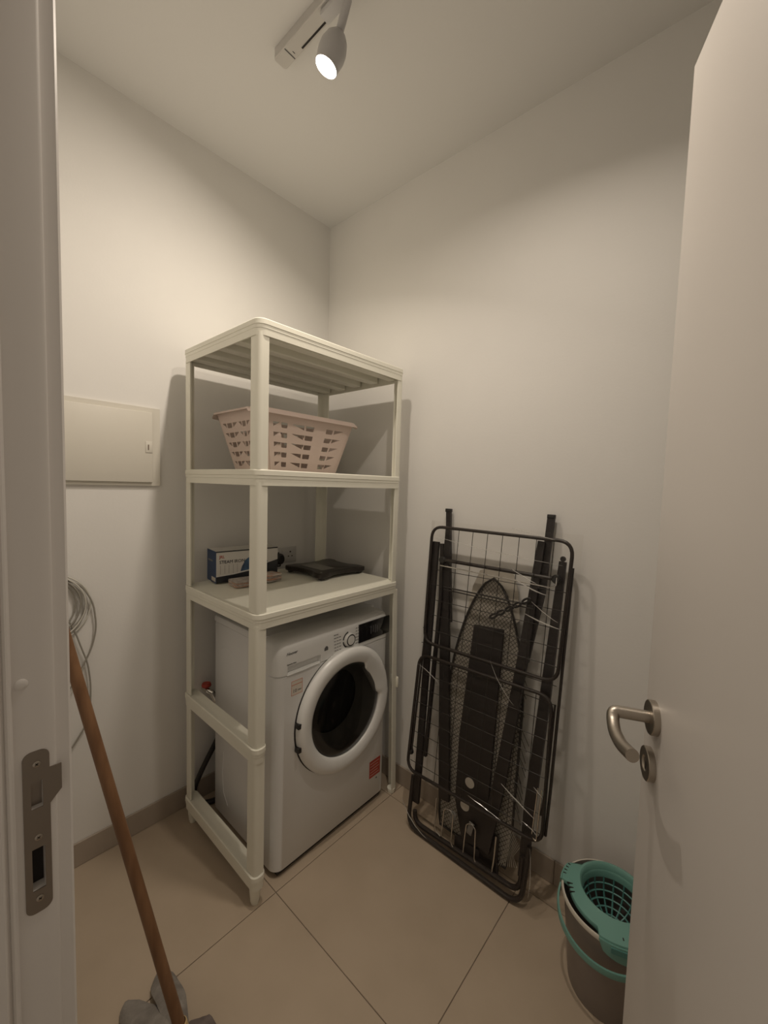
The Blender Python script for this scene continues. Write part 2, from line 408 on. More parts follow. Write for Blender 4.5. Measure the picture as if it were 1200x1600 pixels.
# ---------------------------------------------------------------- ceiling track light
tl = thing('track_light', 'white ceiling track with one lit spotlight', 'ceiling light', (.8, -.67, RH))
tr = B(); tr.poly(rrect(.532, 1.50, -.693, -.649, .012), (), .001, Matrix.Translation((0, 0, 2.6905)))
tr = B(); tr.loft([[Vector((x, y, z)) for x, y in rrect(.532 + i, 1.50 - i, -.693 + i, -.649 - i, .010)] for z, i in ((RH - .0004, 0), (2.692, 0), (2.6895, .0025))])
tr.build('track', 'track_white', tl)
B().box(.628, .742, -.6595, -.6545, 2.6885, 2.6893).box(.90, 1.48, -.6595, -.6545, 2.6885, 2.6893).build('track_slot', 'dark_hole', tl)
B().box(.585, .588, -.690, -.652, 2.6885, 2.6893).box(.598, .600, -.670, -.662, 2.6885, 2.6893).build('end_cap_seam', 'print_grey', tl)
for LP, LA, xo in ((LAMP_POS, LAMP_AX, 0.0), (LAMP2_POS, LAMP2_AX, .46)):
    B().box(.745 + xo, .895 + xo, -.688, -.654, 2.672, 2.6893, bev=.006).build('adapter', 'lamp_white', tl)
    hp = LP - LA * .086
    B().tube([(.845 + xo, -.672, 2.675), (.845 + xo, -.674, 2.655), tuple(hp + Vector((.004, 0, .01))), tuple(hp)], .011, 14).build('arm', 'lamp_white', tl)
    LM = frame(LP, LA.orthogonal(), LA.cross(LA.orthogonal()))
    sgn = 1 if (LM.to_3x3() @ Vector((0, 0, 1))).dot(LA) > 0 else -1
    hd = B().lathe([(.010, -.092 * sgn), (.020, -.088 * sgn), (.030, -.074 * sgn), (.0365, -.052 * sgn), (.0370, -.034 * sgn), (.0330, -.014 * sgn), (.0325, 0), (.0305, .0005 * sgn), (.0305, -.004 * sgn)], LM, 36, True, False)
    hd.build('lamp_head', 'lamp_white', tl)
    B().lathe([(.0302, -.003 * sgn), (.022, -.0005 * sgn), (.010, .0008 * sgn), (.001, .001 * sgn)], LM, 36).build('bulb_face', 'lamp_lens', tl)

# ---------------------------------------------------------------- shelving unit
SX0, SX1, SY0, SY1 = 0.0747, 0.6074, -0.7804, -0.0877
ZT = [1.8805, 1.4321, 0.982]; ZR = [0.5458, 0.112]; BHt = 0.0495
su = thing('shelving_unit', 'cream plastic shelving unit standing over the washing machine', 'shelving unit', ((SX0 + SX1) / 2, (SY0 + SY1) / 2, 0))
def tray_loops(x0, x1, y0, y1, z, r, h=BHt):
    pr = [(z - .004, .016), (z - .0005, .006), (z, .0035), (z - .003, .0005), (z - .017, 0), (z - .0185, .0018), (z - .028, .0018), (z - .0295, .0030), (z - h, .0034), (z - h, .0075), (z - .010, .0080)]
    return [[Vector((x, y, zz)) for x, y in rrect(x0 + i, x1 - i, y0 + i, y1 - i, max(r - i, .004), 6)] for zz, i in pr]
for zi, z in enumerate(ZT):
    sh = B().loft(tray_loops(SX0, SX1, SY0, SY1, z, .030)).build('shelf', 'shelf_plastic', su, smooth=30)
    nr = 5
    for k in range(nr):
        xc = SX0 + .055 + (SX1 - SX0 - .11) * k / (nr - 1)
        B().box(xc - .026, xc + .014, SY0 + .012, SY1 - .012, z - .040, z - .0095, bev=.003, seg=1).build('rib', 'shelf_plastic', sh)
for z in ZR:
    for (ya, yb) in ((SY0, SY0 + .050),):
        B().loft(tray_loops(SX0, SX1, ya, yb, z, .022)).build('side_rail', 'shelf_plastic', su, smooth=30)
# angle posts: L section with the corner outwards
def post(x, y, sx, sy, z0, z1, dy0=0.0, dx0=0.0, name='post'):
    w, wy, t, r = .046, .034, .0045, .012
    L = []
    # local corner at origin, arms run inwards (-sx, -sy)
    pts = [(w, 0)]
    o = [(w, 0)] + [(r - r * cos(radians(90 - a)) , r - r * sin(radians(90 - a))) for a in (0, 22, 45, 68, 90)] + [(0, w)]
    o = [(w, 0)] + [(r - r * sin(radians(a)), r - r * cos(radians(a))) for a in (0, 22, 45, 68, 90)] + [(0, wy)]
    i = [(t, wy), (t, r), (t + .003, t + .003), (r, t), (w, t)]
    sec = o + i
    def lp(z, ddx, ddy): return [Vector((x - sx * px + ddx, y - sy * py + ddy, z)) for px, py in sec]
    B().loft([lp(z0, dx0, dy0), lp(z1, 0, 0)]).build(name, 'shelf_plastic', su, smooth=40)
ins = .0065
near_segs = [(ZT[1] + .0005, ZT[0] - BHt + .010), (ZT[2] + .0005, ZT[1] - BHt + .010), (ZR[0] + .0005, ZT[2] - BHt + .010), (ZR[1] + .0005, ZR[0] - BHt + .010)]
for (cx, sx) in ((SX0 + ins, -1), (SX1 - ins, 1)):
    for z0, z1 in near_segs: post(cx, SY0 + ins, sx, -1, z0, z1)
    for z0, z1 in near_segs[:2]: post(cx, SY1 - ins, sx, 1, z0, z1)
    post(cx, SY1 - ins + (.012 if sx > 0 else 0), sx, 1, .012, ZT[2] - BHt + .010, dy0=.034 if sx > 0 else .0)
B().box(SX1 - .040, SX1 + .003, SY1 + .010, SY1 + .016, .50, .548, bev=.002).build('clip', 'shelf_plastic', su)
for (cx, cy) in ((SX0 + .028, SY0 + .026), (SX1 - .030, SY0 + .024)):
    B().lathe([(.012, .0), (.015, .012), (.017, .035), (.019, .0625)], Matrix.Translation((cx, cy, 0)), 20).build('foot', 'shelf_plastic', su)
for (cx, cy) in ((SX0 + .024, SY1 - .022), (SX1 - .022, SY1 + .018)):
    B().lathe([(.016, .0), (.018, .008), (.018, .020)], Matrix.Translation((cx, cy, 0)), 20).build('foot', 'shelf_plastic', su)

# ---------------------------------------------------------------- washing machine
WX0, WX1, WY0, WY1, WH = .1226, .5643, -.677, -.0985, .85
wm = thing('washing_machine', 'white front-loading washing machine with a round dark glass door', 'washing machine', ((WX0 + WX1) / 2, (WY0 + WY1) / 2, 0))
XF = WX1 + .004
B().box(WX0, .480, WY0 + .004, WY1 - .004, .022, .822, bev=.006).build('cabinet', 'washer_side', wm)
B().loft([[Vector((x, y, z)) for x, y in rrect(WX0 - .004 + i, .478 - i * 0, WY0 + i, WY1 - i, .012, 4)] for z, i in ((.8225, .004), (.826, 0), (.842, 0), (.848, .003), (WH, .008))]).build('worktop', 'washer_side', wm)
# embossed panel outline on the near side
B().tube([(x, WY0 + .0045, z) for x, z in ((.20, .30), (.19, .20), (.20, .13), (.235, .09))], .002, 6).build('side_emboss', 'washer_side', wm)
B().tube([(x, WY0 + .0045, z) for x, z in ((.175, .72), (.20, .735), (.25, .735), (.30, .72))], .0015, 6).build('side_emboss', 'washer_side', wm)
def fo(i, r): return rrect(.476, XF - i, WY0 + i, WY1 - i, r, 7, (1, 0, 0, 1))
fp = B().loft([[Vector((x, y, z)) for x, y in fo(i, .034)] for z, i in ((.020, .004), (.026, 0), (.7265, 0), (.730, .003))]).build('front_panel', 'washer_white', wm)
cpn = B().loft([[Vector((x, y, z)) for x, y in fo(i - .002, .034)] for z, i in ((.7305, .004), (.733, .0005), (.800, .0005), (.822, .003), (.836, .008), (.846, .018), (.8505, .034))]).build('control_panel', 'washer_panel', wm)
DC = Vector((XF, -.357, .508))     # door centre
cutter = B().lathe([(.190, -.082), (.190, .05)], frame(DC, (0, 1, 0), (0, 0, 1)), 64); cut(fp, cutter)
cutter = B().box(XF - .014, XF + .02, -.634, -.488, .7335, .7625, bev=.003); cut(cpn, cutter)
# detergent drawer: recessed grip and a lip
B().box(XF - .0135, XF - .004, -.633, -.489, .7338, .7355, bev=.0006).build('drawer_lip', 'washer_panel', wm)
B().tube([(XF + .002, -.637, .731), (XF + .003, -.560, .731), (XF + .002, -.492, .7325)], .0022, 8).build('drawer_edge', 'washer_panel', wm)
# kick strip
B().box(.49, XF - .012, WY0 + .02, WY1 - .02, .004, .022).build('kick_strip', 'black_plastic', wm)
for yy in (WY0 + .06, WY1 - .06):
    for xx in (WX0 + .05, .45): B().lathe([(.02, 0), (.02, .012), (.010, .014), (.010, .022)], Matrix.Translation((xx, yy, 0)), 16).build('foot', 'black_plastic', wm)
# door ring
WM = frame(DC, (0, 1, 0), (0, 0, 1))     # X=+y, Y=up, Z=+x
NR = 96
def rin(a):
    d = (math.degrees(a)) % 360
    if 3 < d < 57: return .163 * cos(radians(27)) / cos(radians(d - 30))
    return .181
def ringloop(fr, z, hump=0.0):
    L = []
    for k in range(NR):
        a = 2 * pi * k / NR; ri = rin(a); ro = .243 * (1 - .012 * cos(2 * a)) ; r = ri + (ro - ri) * fr
        d = (math.degrees(a)) % 360; g = max(0, 1 - abs(d - 30) / 34) if d < 180 else 0
        L.append(WM @ Vector((r * cos(a), r * sin(a), z - hump * min(1, g * 1.6))))
    return L
ring = B().loft([ringloop(1, .0005), ringloop(1.0, .010), ringloop(.95, .018), ringloop(.85, .027, .0), ringloop(.62, .031, .002), ringloop(.40, .030, .005), ringloop(.20, .027, .006), ringloop(.06, .023, .005), ringloop(0, .018, .004), ringloop(-.02, .004)], False, False)
dring = ring.build('door_ring', 'ring_plastic', wm, smooth=60)
# black band drawn in as the shadow outline behind the door ring
B().lathe([(.2455, .0002), (.2455, .0022), (.20, .0022)], WM, 64, False, False).build('ring_shadow_line', 'black_plastic', wm)
B().lathe([(.1815, .012), (.174, .014), (.168, .008), (.150, -.034), (.126, -.068)], WM, 64, False, False).build('rubber_gasket', 'grey_rubber', wm, smooth=60)
B().lathe([(.130, -.062), (.128, -.0770), (.001, -.0785)], WM, 48, False, True).build('drum', 'drum', wm)
B().lathe([(.181, .013), (.174, .018), (.14, .0215), (.08, .0235), (.001, .024)], WM, 64, False, True).build('door_glass', 'door_glass', wm, smooth=80)
for zz in (.538, .450):
    B().box(XF + .003, XF + .0235, -.6005, -.5860, zz - .009, zz + .009, bev=.001).build('hinge', 'black_plastic', wm)
hb = B(); 
hA = [WM @ Vector((.158 * cos(radians(d)), .158 * sin(radians(d)), .024)) for d in (6, 54)]
# knob
KM = frame((XF + .0024, -.345, .7815), (0, 1, 0), (0, 0, 1))
kb = B().lathe([(.0265, 0), (.0265, .002), (.0250, .003), (.0235, .011), (.0220, .013)], KM, 40).build('knob', 'ring_plastic', wm)
B().lathe([(.0236, .0105), (.0222, .0136), (.0185, .0132)], KM, 40, False, False).build('knob_ring', 'knob_dark', kb)
B().lathe([(.0187, .0128), (.0178, .0142), (.001, .0146)], KM, 40).build('knob_face', 'ring_plastic', kb)
for a0, a1 in ((100, 172), (186, 258)):
    L = [(.0335 * cos(radians(a0 + (a1 - a0) * k / 8)), .0335 * sin(radians(a0 + (a1 - a0) * k / 8))) for k in range(9)] + [(.0285 * cos(radians(a1 + (a0 - a1) * k / 8)), .0285 * sin(radians(a1 + (a0 - a1) * k / 8))) for k in range(9)]
    B().poly(L, (), .0006, KM).build('knob_mark', 'black_plastic', kb)
# faint illegible programme list as small printed dashes
pm = B()
for side in (-1, 1):
    for r_ in range(6):
        for q in range(3):
            wdt = .009 + .004 * random.random()
            x0 = (-.080 + q * .0125 + r_ * (.001)) if side < 0 else (.037 + (q % 2) * .0125)
            if side > 0 and (q > 1): continue
            zc = .816 - r_ * .0125
            if q == 2 and side < 0 and r_ in (0,): continue
            pm.box(XF + .0014, XF + .0022, -.345 + x0, -.345 + x0 + wdt * .8, zc, zc + .0022)
pm.build('programme_print', 'print_grey', wm)['kind'] = 'stuff'
B().poly([(-.010, -.006), (.008, -.006), (.008, .004), (.003, .010), (-.003, .010), (-.010, .003)], (), .0006, frame((XF + .0022, -.461, .776), (0, 1, 0), (0, 0, 1))).build('printed_symbol', 'print_grey', wm).scale = (1, 1, 1)
# display
B().loft([[Vector((x, *q)) for q in rrect(-.291 + i, -.1015 - i, .749 + i, .826 - i, .006, 4, (.9, .3, .3, .9))] for x, i in ((XF - .0005, 0), (XF + .0032, 0), (XF + .004, .001))]).build('display', 'black_gloss', wm)
for k, yy in enumerate((-.222, -.209, -.196, -.184)):
    B().box(XF + .0042, XF + .0046, yy, yy + .0035, .772 if k != 1 else .778, .806 if k != 3 else .800).build('display_mark', 'display_seg', wm)
TXM = lambda y, z, x=XF + .0022: frame((x, y, z), (0, 1, 0), (0, 0, 1))
text_obj('logo', 'Hoover', .0145, TXM(-.640, .8015), 'print_grey', wm, shear=.25)
text_obj('model_print', 'Dynamic Next', .0065, TXM(-.637, .7665), 'print_grey', wm)
# stickers
s1 = B().box(XF, XF + .0005, -.6165, -.5690, .6500, .7020).build('energy_sticker', 'cream_label', wm); s1['label'] = 'small cream sticker with orange outline'
e = B()
for (a, b, c, d) in ((-.6165, -.5690, .7005, .7020), (-.6165, -.5690, .6500, .6512), (-.6165, -.6153, .65, .702), (-.5702, -.5690, .65, .702), (-.6165, -.5690, .686, .688)): e.box(XF + .0005, XF + .0008, a, b, c, d)
e.build('sticker_outline', 'orange_line', s1)
text_obj('sticker_number', '10', .018, TXM(-.611, .659, XF + .0006), 'print_grey', s1)
text_obj('sticker_word', 'year', .009, TXM(-.589, .662, XF + .0006), 'print_grey', s1)
s2 = B().box(XF, XF + .0006, -.201, -.133, .119, .195).build('rating_sticker', 'red_label', wm); s2['label'] = 'red sticker with pale print'
e = B()
for k in range(5): e.box(XF + .0006, XF + .0009, -.196, -.140 - .008 * (k % 2), .182 - k * .013, .1835 - k * .013)
e.build('sticker_lines', 'cream_label', s2)
B().lathe([(.004, 0), (.004, .0006)], frame((XF, -.155, .104), (0, 1, 0), (0, 0, 1)), 12).build('small_mark', 'print_grey', wm)
# water valve and drain hose behind the machine
B().tube([(.0015, -.665, .495), (.045, -.665, .495)], .011, 12).tube([(.042, -.665, .495), (.06, -.655, .490), (.07, -.64, .45)], .012, 12).build('inlet_valve', 'chrome', wm)
B().lathe([(.018, 0), (.020, .006), (.017, .014)], frame((.030, -.665, .510), (1, 0, 0), (0, 1, 0)), 12).build('valve_knob', 'red_label', wm)
B().tube(arc_path([(.06, -.55, .50), (.055, -.62, .28), (.052, -.69, .17), (.05, -.735, .08), (.06, -.70, .012), (.09, -.60, .012)], .05, 6), .011, 10).build('drain_hose', 'black_plastic', wm)

# ---------------------------------------------------------------- wall socket and plug
sk = thing('wall_socket', 'white double wall socket behind the black bathroom scale', 'socket', (0, -.262, 1.035))
B().box(.0006, .009, -.336, -.190, .992, 1.072, bev=.003).build('face_plate', 'socket_white', sk)
for yy in (-.298, -.228):
    B().box(.009, .0096, yy - .004, yy + .004, 1.043, 1.050).box(.009, .0096, yy - .014, yy - .007, 1.022, 1.027).box(.009, .0096, yy + .007, yy + .014, 1.022, 1.027).build('socket_holes', 'dark_hole', sk)
    B().box(.009, .012, yy + .018, yy + .028, 1.045, 1.060, bev=.001).build('rocker_switch', 'socket_white', sk)
pg = thing('power_plug', 'black three-pin power plug pushed into the wall socket', 'plug', (.03, -.300, 1.02))
B().loft([[Vector((x, *q)) for q in rrect(-.325 + i, -.277 - i, .992 + i, 1.045 - i, .018, 6)] for x, i in ((.0125, 0), (.030, .001), (.040, .006))]).build('plug_body', 'black_plastic', pg)
B().tube(arc_path([(.028, -.300, .995), (.030, -.300, .9860), (.032, -.33, .9865), (.025, -.40, .9865), (.020, -.46, .9865)], .02, 4), .0035, 8).build('cord', 'black_plastic', pg)

# ---------------------------------------------------------------- laundry basket
BZ = ZT[1] + .0005
BX0, BX1, BY0, BY1, BHh = .165, .470, -.700, -.235, .215
bk = thing('laundry_basket', 'dusty pink plastic laundry basket with slotted sides', 'laundry basket', ((BX0 + BX1) / 2, (BY0 + BY1) / 2, BZ))
tp = .050
def bwall(corner_a, corner_b, bot_a, bot_b, holes, flipn=1):
    """trapezoid wall between two top corners and two bottom corners; holes in (s 0..1, h 0..1)"""
    A, Bv, a, b = map(Vector, (corner_a, corner_b, bot_a, bot_b))
    L = (Bv - A).length; H = BHh
    def mp(p): return (a + (b - a) * p[0]) * (1 - p[1]) + (A + (Bv - A) * p[0]) * p[1]
    loops = [[(0, 0), (1, 0), (1, 1), (0, 1)]] + [h[::-1] for h in holes]
    tri = tessellate_polygon([[Vector((p[0] * L, p[1] * H, 0)) for p in l] for l in loops])
    flat = [p for l in loops for p in l]
    nn = (b - a).cross(A - a).normalized() * .0022
    w = B(); t1 = [w.bm.verts.new(mp(p)) for p in flat]; t2 = [w.bm.verts.new(mp(p) + nn) for p in flat]
    for t in tri:
        w.bm.faces.new([t1[i] for i in t]); w.bm.faces.new([t2[i] for i in reversed(t)])
    o = 0
    for l in loops:
        k = len(l)
        for j in range(k): w.bm.faces.new((t1[o + j], t1[o + (j + 1) % k], t2[o + (j + 1) % k], t2[o + j]))
        o += k
    return w
cr = .035
def hole_rows(spec, rows=5):
    H = []
    for r_ in range(rows):
        y0 = .085 + r_ * .165; h = .085
        for kind, x0, x1 in spec:
            if kind == 'sq': H.append([(x0, y0 + .012), (x0 + .006, y0), (x1 - .006, y0 + .0), (x1, y0 + .02), (x1, y0 + h), (x0, y0 + h)])
            if kind == 'wl': H.append([(x0, y0 + h), (x1, y0 + .005), (x1, y0 + h)])           # wedge, pointed to the left
            if kind == 'wr': H.append([(x0, y0 + .005), (x1, y0 + h), (x0, y0 + h)])
    return H
long_spec = [('wr', .06, .13), ('sq', .15, .22), ('wl', .27, .42), ('sq', .44, .54), ('sq', .70, .79), ('wr', .81, .93)]
end_spec = [('wl', .05, .17), ('sq', .20, .36), ('wr', .39, .55), ('wl', .58, .68), ('sq', .70, .80), ('wr', .83, .93)]
c3 = lambda x, y, z: (x, y, z)
zt, zb = BZ + BHh - .006, BZ + .001
# four walls, outward normal handled by recalculation
bwall(c3(BX1, BY0 + cr, zt), c3(BX1, BY1 - cr, zt), c3(BX1 - tp, BY0 + tp + cr, zb), c3(BX1 - tp, BY1 - tp - cr, zb), hole_rows(long_spec)).build('long_side', 'basket_plastic', bk, smooth=30)
bwall(c3(BX0, BY0 + cr, zt), c3(BX0, BY1 - cr, zt), c3(BX0 + tp, BY0 + tp + cr, zb), c3(BX0 + tp, BY1 - tp - cr, zb), hole_rows(long_spec)).build('long_side', 'basket_plastic', bk, smooth=30)
bwall(c3(BX0 + cr, BY0, zt), c3(BX1 - cr, BY0, zt), c3(BX0 + tp + cr, BY0 + tp, zb), c3(BX1 - tp - cr, BY0 + tp, zb), hole_rows(end_spec)).build('end_side', 'basket_plastic', bk, smooth=30)
bwall(c3(BX0 + cr, BY1, zt), c3(BX1 - cr, BY1, zt), c3(BX0 + tp + cr, BY1 - tp, zb), c3(BX1 - tp - cr, BY1 - tp, zb), hole_rows(end_spec)).build('end_side', 'basket_plastic', bk, smooth=30)
for cx, cy, sx, sy, a0 in ((BX1 - cr, BY1 - cr, 1, 1, 0), (BX0 + cr, BY1 - cr, -1, 1, 90), (BX0 + cr, BY0 + cr, -1, -1, 180), (BX1 - cr, BY0 + cr, 1, -1, 270)):
    w = B(); rows = []
    for z, f in ((zb, 1), (zt, 0)):
        for dr_ in (0, .0022):
            rows.append([Vector((cx - sx * tp * f + (cr - dr_) * cos(radians(a0 + 15 * k)), cy - sy * tp * f + (cr - dr_) * sin(radians(a0 + 15 * k)), z)) for k in range(7)])
    o_b, i_b, o_t, i_t = rows
    V = [[w.bm.verts.new(p) for p in r_] for r_ in (o_b, o_t, i_t, i_b)]
    for q in range(4):
        for k in range(6): w.bm.faces.new((V[q][k], V[q][k + 1], V[(q + 1) % 4][k + 1], V[(q + 1) % 4][k]))
    w.bm.faces.new([V[q][0] for q in range(4)]); w.bm.faces.new([V[q][6] for q in range(3, -1, -1)])
    w.build('corner', 'basket_plastic', bk, smooth=50)
rm = B(); 
def rimloop(off, z, up=0.0):
    L = []
    for (x, y) in rrect(BX0 - off, BX1 + off, BY0 - off, BY1 + off, cr + off, 8):
        tx = abs((x - (BX0 + BX1) / 2) / ((BX1 - BX0) / 2)); ty = abs((y - (BY0 + BY1) / 2) / ((BY1 - BY0) / 2))
        L.append(Vector((x, y, z - .010 * (min(tx, ty) > .80) * (off > .01))))
    return L
rm.loft([rimloop(-.004, zt - .006), rimloop(-.003, zt + .004), rimloop(.004, zt + .006), rimloop(.017, zt + .004), rimloop(.019, zt - .003), rimloop(.016, zt - .003), rimloop(.003, zt - .0), rimloop(-.001, zt - .006)], closed=True)
rm.build('rim', 'basket_plastic', bk, smooth=50)
B().loft([[Vector((x, y, z)) for x, y in rrect(BX0 + tp, BX1 - tp, BY0 + tp, BY1 - tp, cr, 6)] for z in (zb, zb + .003)]).build('base', 'basket_plastic', bk)

# ---------------------------------------------------------------- steam iron box
ZS = ZT[2] + .0006
ib = thing('steam_iron_box', 'blue and white cardboard steam iron box on the middle shelf', 'box', (.1, -.58, ZS))
th = radians(8)
ax = Vector((sin(th), cos(th), 0)); bx_ = Vector((cos(th), -sin(th), 0))       # ax: long direction, bx_: towards the room
IL, IW, IH = .262, .108, .128
I0 = Vector((.152, -.683, ZS))                # near bottom corner of the front face
IM = frame(I0, ax, (0, 0, 1))                 # X along front, Y up, Z towards room
def ibox(name, mt, x0, x1, y0, y1, z0, z1, par=ib): return B().box(x0, x1, y0, y1, z0, z1, M=IM).build(name, mt, par, smooth=0)
ibox('carton', 'box_white', .0, IL, 0, IH, -IW, 0)
ibox('blue_end', 'box_blue', -.0008, 0.0, .0, IH, -IW, 0)
ibox('top_band', 'box_black', .0, IL, IH - .004, IH + .0005, -.002, .0006)
B().poly([(0, 0), (IL, 0), (IL, .075), (.20, .060), (.150, .040), (.07, .030), (0, .026)], (), .0005, IM @ Matrix.Translation((0, 0, .0006))).build('front_swoosh', 'box_black', ib, smooth=0)
B().poly([(0, .026), (.07, .030), (.150, .040), (.20, .060), (.20, .066), (.145, .046), (.07, .034), (0, .029)], (), .0005, IM @ Matrix.Translation((0, 0, .0007))).build('front_stripe', 'white_print', ib, smooth=0)
# printed picture of an iron: flat print
B().poly([(.098, .040), (.104, .060), (.118, .085), (.140, .100), (.175, .104), (.205, .098), (.215, .070), (.205, .055), (.150, .045)], [[(.135, .075), (.150, .090), (.185, .090), (.190, .078)][::-1]], .0004, IM @ Matrix.Translation((0, 0, .0011))).build('printed_iron', 'iron_blue', ib, smooth=0)
ibox('end_label', 'cream_label', -.0013, -.0009, .006, .022, -.052, -.006)
text_obj('box_title', 'STEAM IRON', .0185, IM @ Matrix.Translation((.012, .078, .0009)), 'box_black', ib, xs=.98)
text_obj('box_brand', 'JRL', .017, IM @ Matrix.Translation((.012, .100, .0009)), 'red_label', ib, xs=.9)
IE = frame(I0 - ax * .0012 - bx_ * (IW - .01) , bx_, (0, 0, 1))
eb = B()
for k in range(1): eb.box(.006, .060, .083, .090, 0, .0004, M=IE)
eb.build('end_print', 'grey_label', ib, smooth=0)
e = B()
for k in range(5): e.box(.016 + k * .017, .0168 + k * .017, .036, .072, .0006, .0009, M=IM)
e.build('front_print', 'grey_label', ib, smooth=0)

# ---------------------------------------------------------------- cloth packs in front of the box
def packet(name, label, x, y, z, L, W, H, rot, mt, mt2, g):
    t = thing(name, label, 'cleaning pads', (x, y, z), g)
    M = Matrix.Translation((x, y, z)) @ Matrix.Rotation(rot, 4, 'Z')
    n = 4
    for k in range(n):
        h = H / n; bm = B()
        o = .002 * (k % 2) 
        bm.loft([[M @ Vector((px, py, k * h + zz)) for px, py in rrect(-W / 2 + i + o, W / 2 - i + o, -L / 2 + i, L / 2 - i, .010, 3)] for zz, i in ((.0002, .003), (h * .3, 0), (h * .75, 0), (h - .0003, .003))])
        bm.build('pad', mt if k % 2 == 0 else mt2, t, smooth=50)
    return t
packet('cleaning_pads', 'flat stack of peach and white cleaning pads left of the front shelf post', .232, -.600, ZS, .115, .085, .022, radians(-6), 'peach', 'pale_pack', None)
packet('cleaning_pads', 'peach and grey pad pack half hidden behind the front shelf post', .236, -.492, ZS, .075, .070, .030, radians(8), 'pale_pack', 'peach', None)

# ---------------------------------------------------------------- bathroom scale
sc_ = thing('bathroom_scale', 'dark brown bathroom scale with curved sides lying on the middle shelf', 'bathroom scale', (.215, -.205, ZS))
SCM = Matrix.Translation((.262, -.212, ZS)) @ Matrix.Diagonal((.95, 1.0, .95, 1))
def scale_outline(h, cv, r=.012):
    P = []
    c = h
    for q in range(4):
        a = radians(90 * q)
        # one side: from corner (h,-h) up to (h,h) with a concave middle
        side = [(h, -h + .010), (h, -h + .042), (h - cv * .35, -h + .058), (h - cv * .85, -h * .35), (h - cv, 0), (h - cv * .85, h * .35), (h - cv * .35, h - .058), (h, h - .042), (h, h - .010), (h - .003, h - .003)]
        for x, y in side: P.append((x * cos(a) - y * sin(a), x * sin(a) + y * cos(a)))
    return P
def sloop(h, cv, z, s=1.0): return [SCM @ Vector((x * s, y * s, z)) for x, y in scale_outline(h, cv)]
B().loft([sloop(.132, .020, .008), sloop(.136, .020, .011), sloop(.136, .020, .028), sloop(.134, .021, .031), sloop(.126, .021, .033)]).build('platform', 'scale_black', sc_, smooth=25)
for sx in (-1, 1):
    for sy in (-1, 1):
        B().lathe([(.014, 0), (.015, .004), (.015, .010)], SCM @ Matrix.Translation((.114 * sx, .114 * sy, 0)), 16).build('foot', 'scale_dark', sc_)
B().loft([[SCM @ Vector((x, y, z)) for x, y in rrect(-.075, .085, -.085, -.010, .006, 3)] for z in (.0332, .0338)]).build('label_strip', 'grey_label', sc_)
B().lathe([(.006, 0), (.005, .002)], SCM @ Matrix.Translation((.118, -.118, .0325)), 12).build('indicator', 'grey_label', sc_)

# ---------------------------------------------------------------- drying rack + ironing board, leaning on the back wall
RO = Vector((1.0, -.165, 0.0)); RV = Vector((0, .08431, .99644)); RN = Vector((0, -.99644, .08431))
def R_(u, v, w=0.0): return RO + Vector((u, 0, 0)) + RV * v + RN * w
RM = Matrix((Vector((1, 0, 0)), RV, RN)).transposed().to_4x4(); RM.translation = RO
dk = thing('drying_rack', 'folded black wire clothes drying rack wrapped in clear film, leaning on the wall', 'drying rack', tuple(RO))
def rr3(pts, w, r, n=6):
    """closed rounded quad through uv points"""
    P = [R_(u, v, w) for u, v in pts]; k = len(P); out = []
    for i in range(k):
        a, b, c = P[i - 1], P[i], P[(i + 1) % k]
        d1 = (a - b).normalized(); d2 = (c - b).normalized(); p1 = b + d1 * r; p2 = b + d2 * r
        for q in range(n + 1):
            t = q / n; out.append(p1 * (1 - t) ** 2 + b * 2 * t * (1 - t) + p2 * t * t)
    return out
B().tube(rr3([(-.247, 1.237), (.304, 1.235), (.290, .772), (-.240, .762)], 0.0, .05), .0062, 10, closed=True).build('upper_wing_frame', 'rack_black', dk)
B().tube(rr3([(-.255, .707), (.280, .722), (.286, .240), (-.270, .224)], 0.0, .05), .0062, 10, closed=True).build('lower_wing_frame', 'rack_black', dk)
B().tube([R_(.305, 1.15, -.010), R_(.300, .80, -.010), R_(.296, .42, -.010), R_(.292, .27, -.010)], .0050, 8).build('outer_rail', 'rack_black', dk)
B().tube([R_(-.238, 1.02, -.010), R_(-.246, .74, -.010), R_(-.262, .30, -.010)], .0045, 8).build('outer_rail', 'rack_black', dk)
def wire(p, q, r=.0013, mt='wire_grey'):
    return B().tube([p, q], r, 5).build('wire', mt, dk)
for u in (-.180, -.119, -.058, .003, .062, .124, .185, .243):
    wire(R_(u, 1.235, .002), R_(u - .006, .768, .002))
for u in (-.190, -.131, -.070, -.010, .050, .110, .170, .228):
    wire(R_(u, .715, .002), R_(u - .004, .234, .002))
v = .262
while v < 1.08:
    wire(R_(-.262 + .012 * (v - .2), v, -.006), R_(.284 + .008 * (v - .2), v + .006, -.006)); v += .0615
wire(R_(-.17, .990, -.004), R_(.19, .992, -.004), .0022); wire(R_(-.17, 1.000, -.004), R_(.19, 1.001, -.004), .0018)
def flat(name, pts, wdt, w0, th=.012, mt='rack_flat', par=dk):
    """flat bar through uv points"""
    b = B()
    loops = []
    for i, (u, v_) in enumerate(pts):
        a = Vector(pts[max(i - 1, 0)]); c = Vector(pts[min(i + 1, len(pts) - 1)]); d = (c - a).normalized(); n_ = Vector((-d.y, d.x))
        ww = wdt[i] if isinstance(wdt, (list, tuple)) else wdt
        q = []
        for su, sw in ((-1, -1), (1, -1), (1, 1), (-1, 1)):
            q.append(R_(u + n_.x * su * ww / 2, v_ + n_.y * su * ww / 2, w0 + sw * th / 2))
        loops.append(q)
    return b.loft(loops).build(name, mt, par, smooth=30)
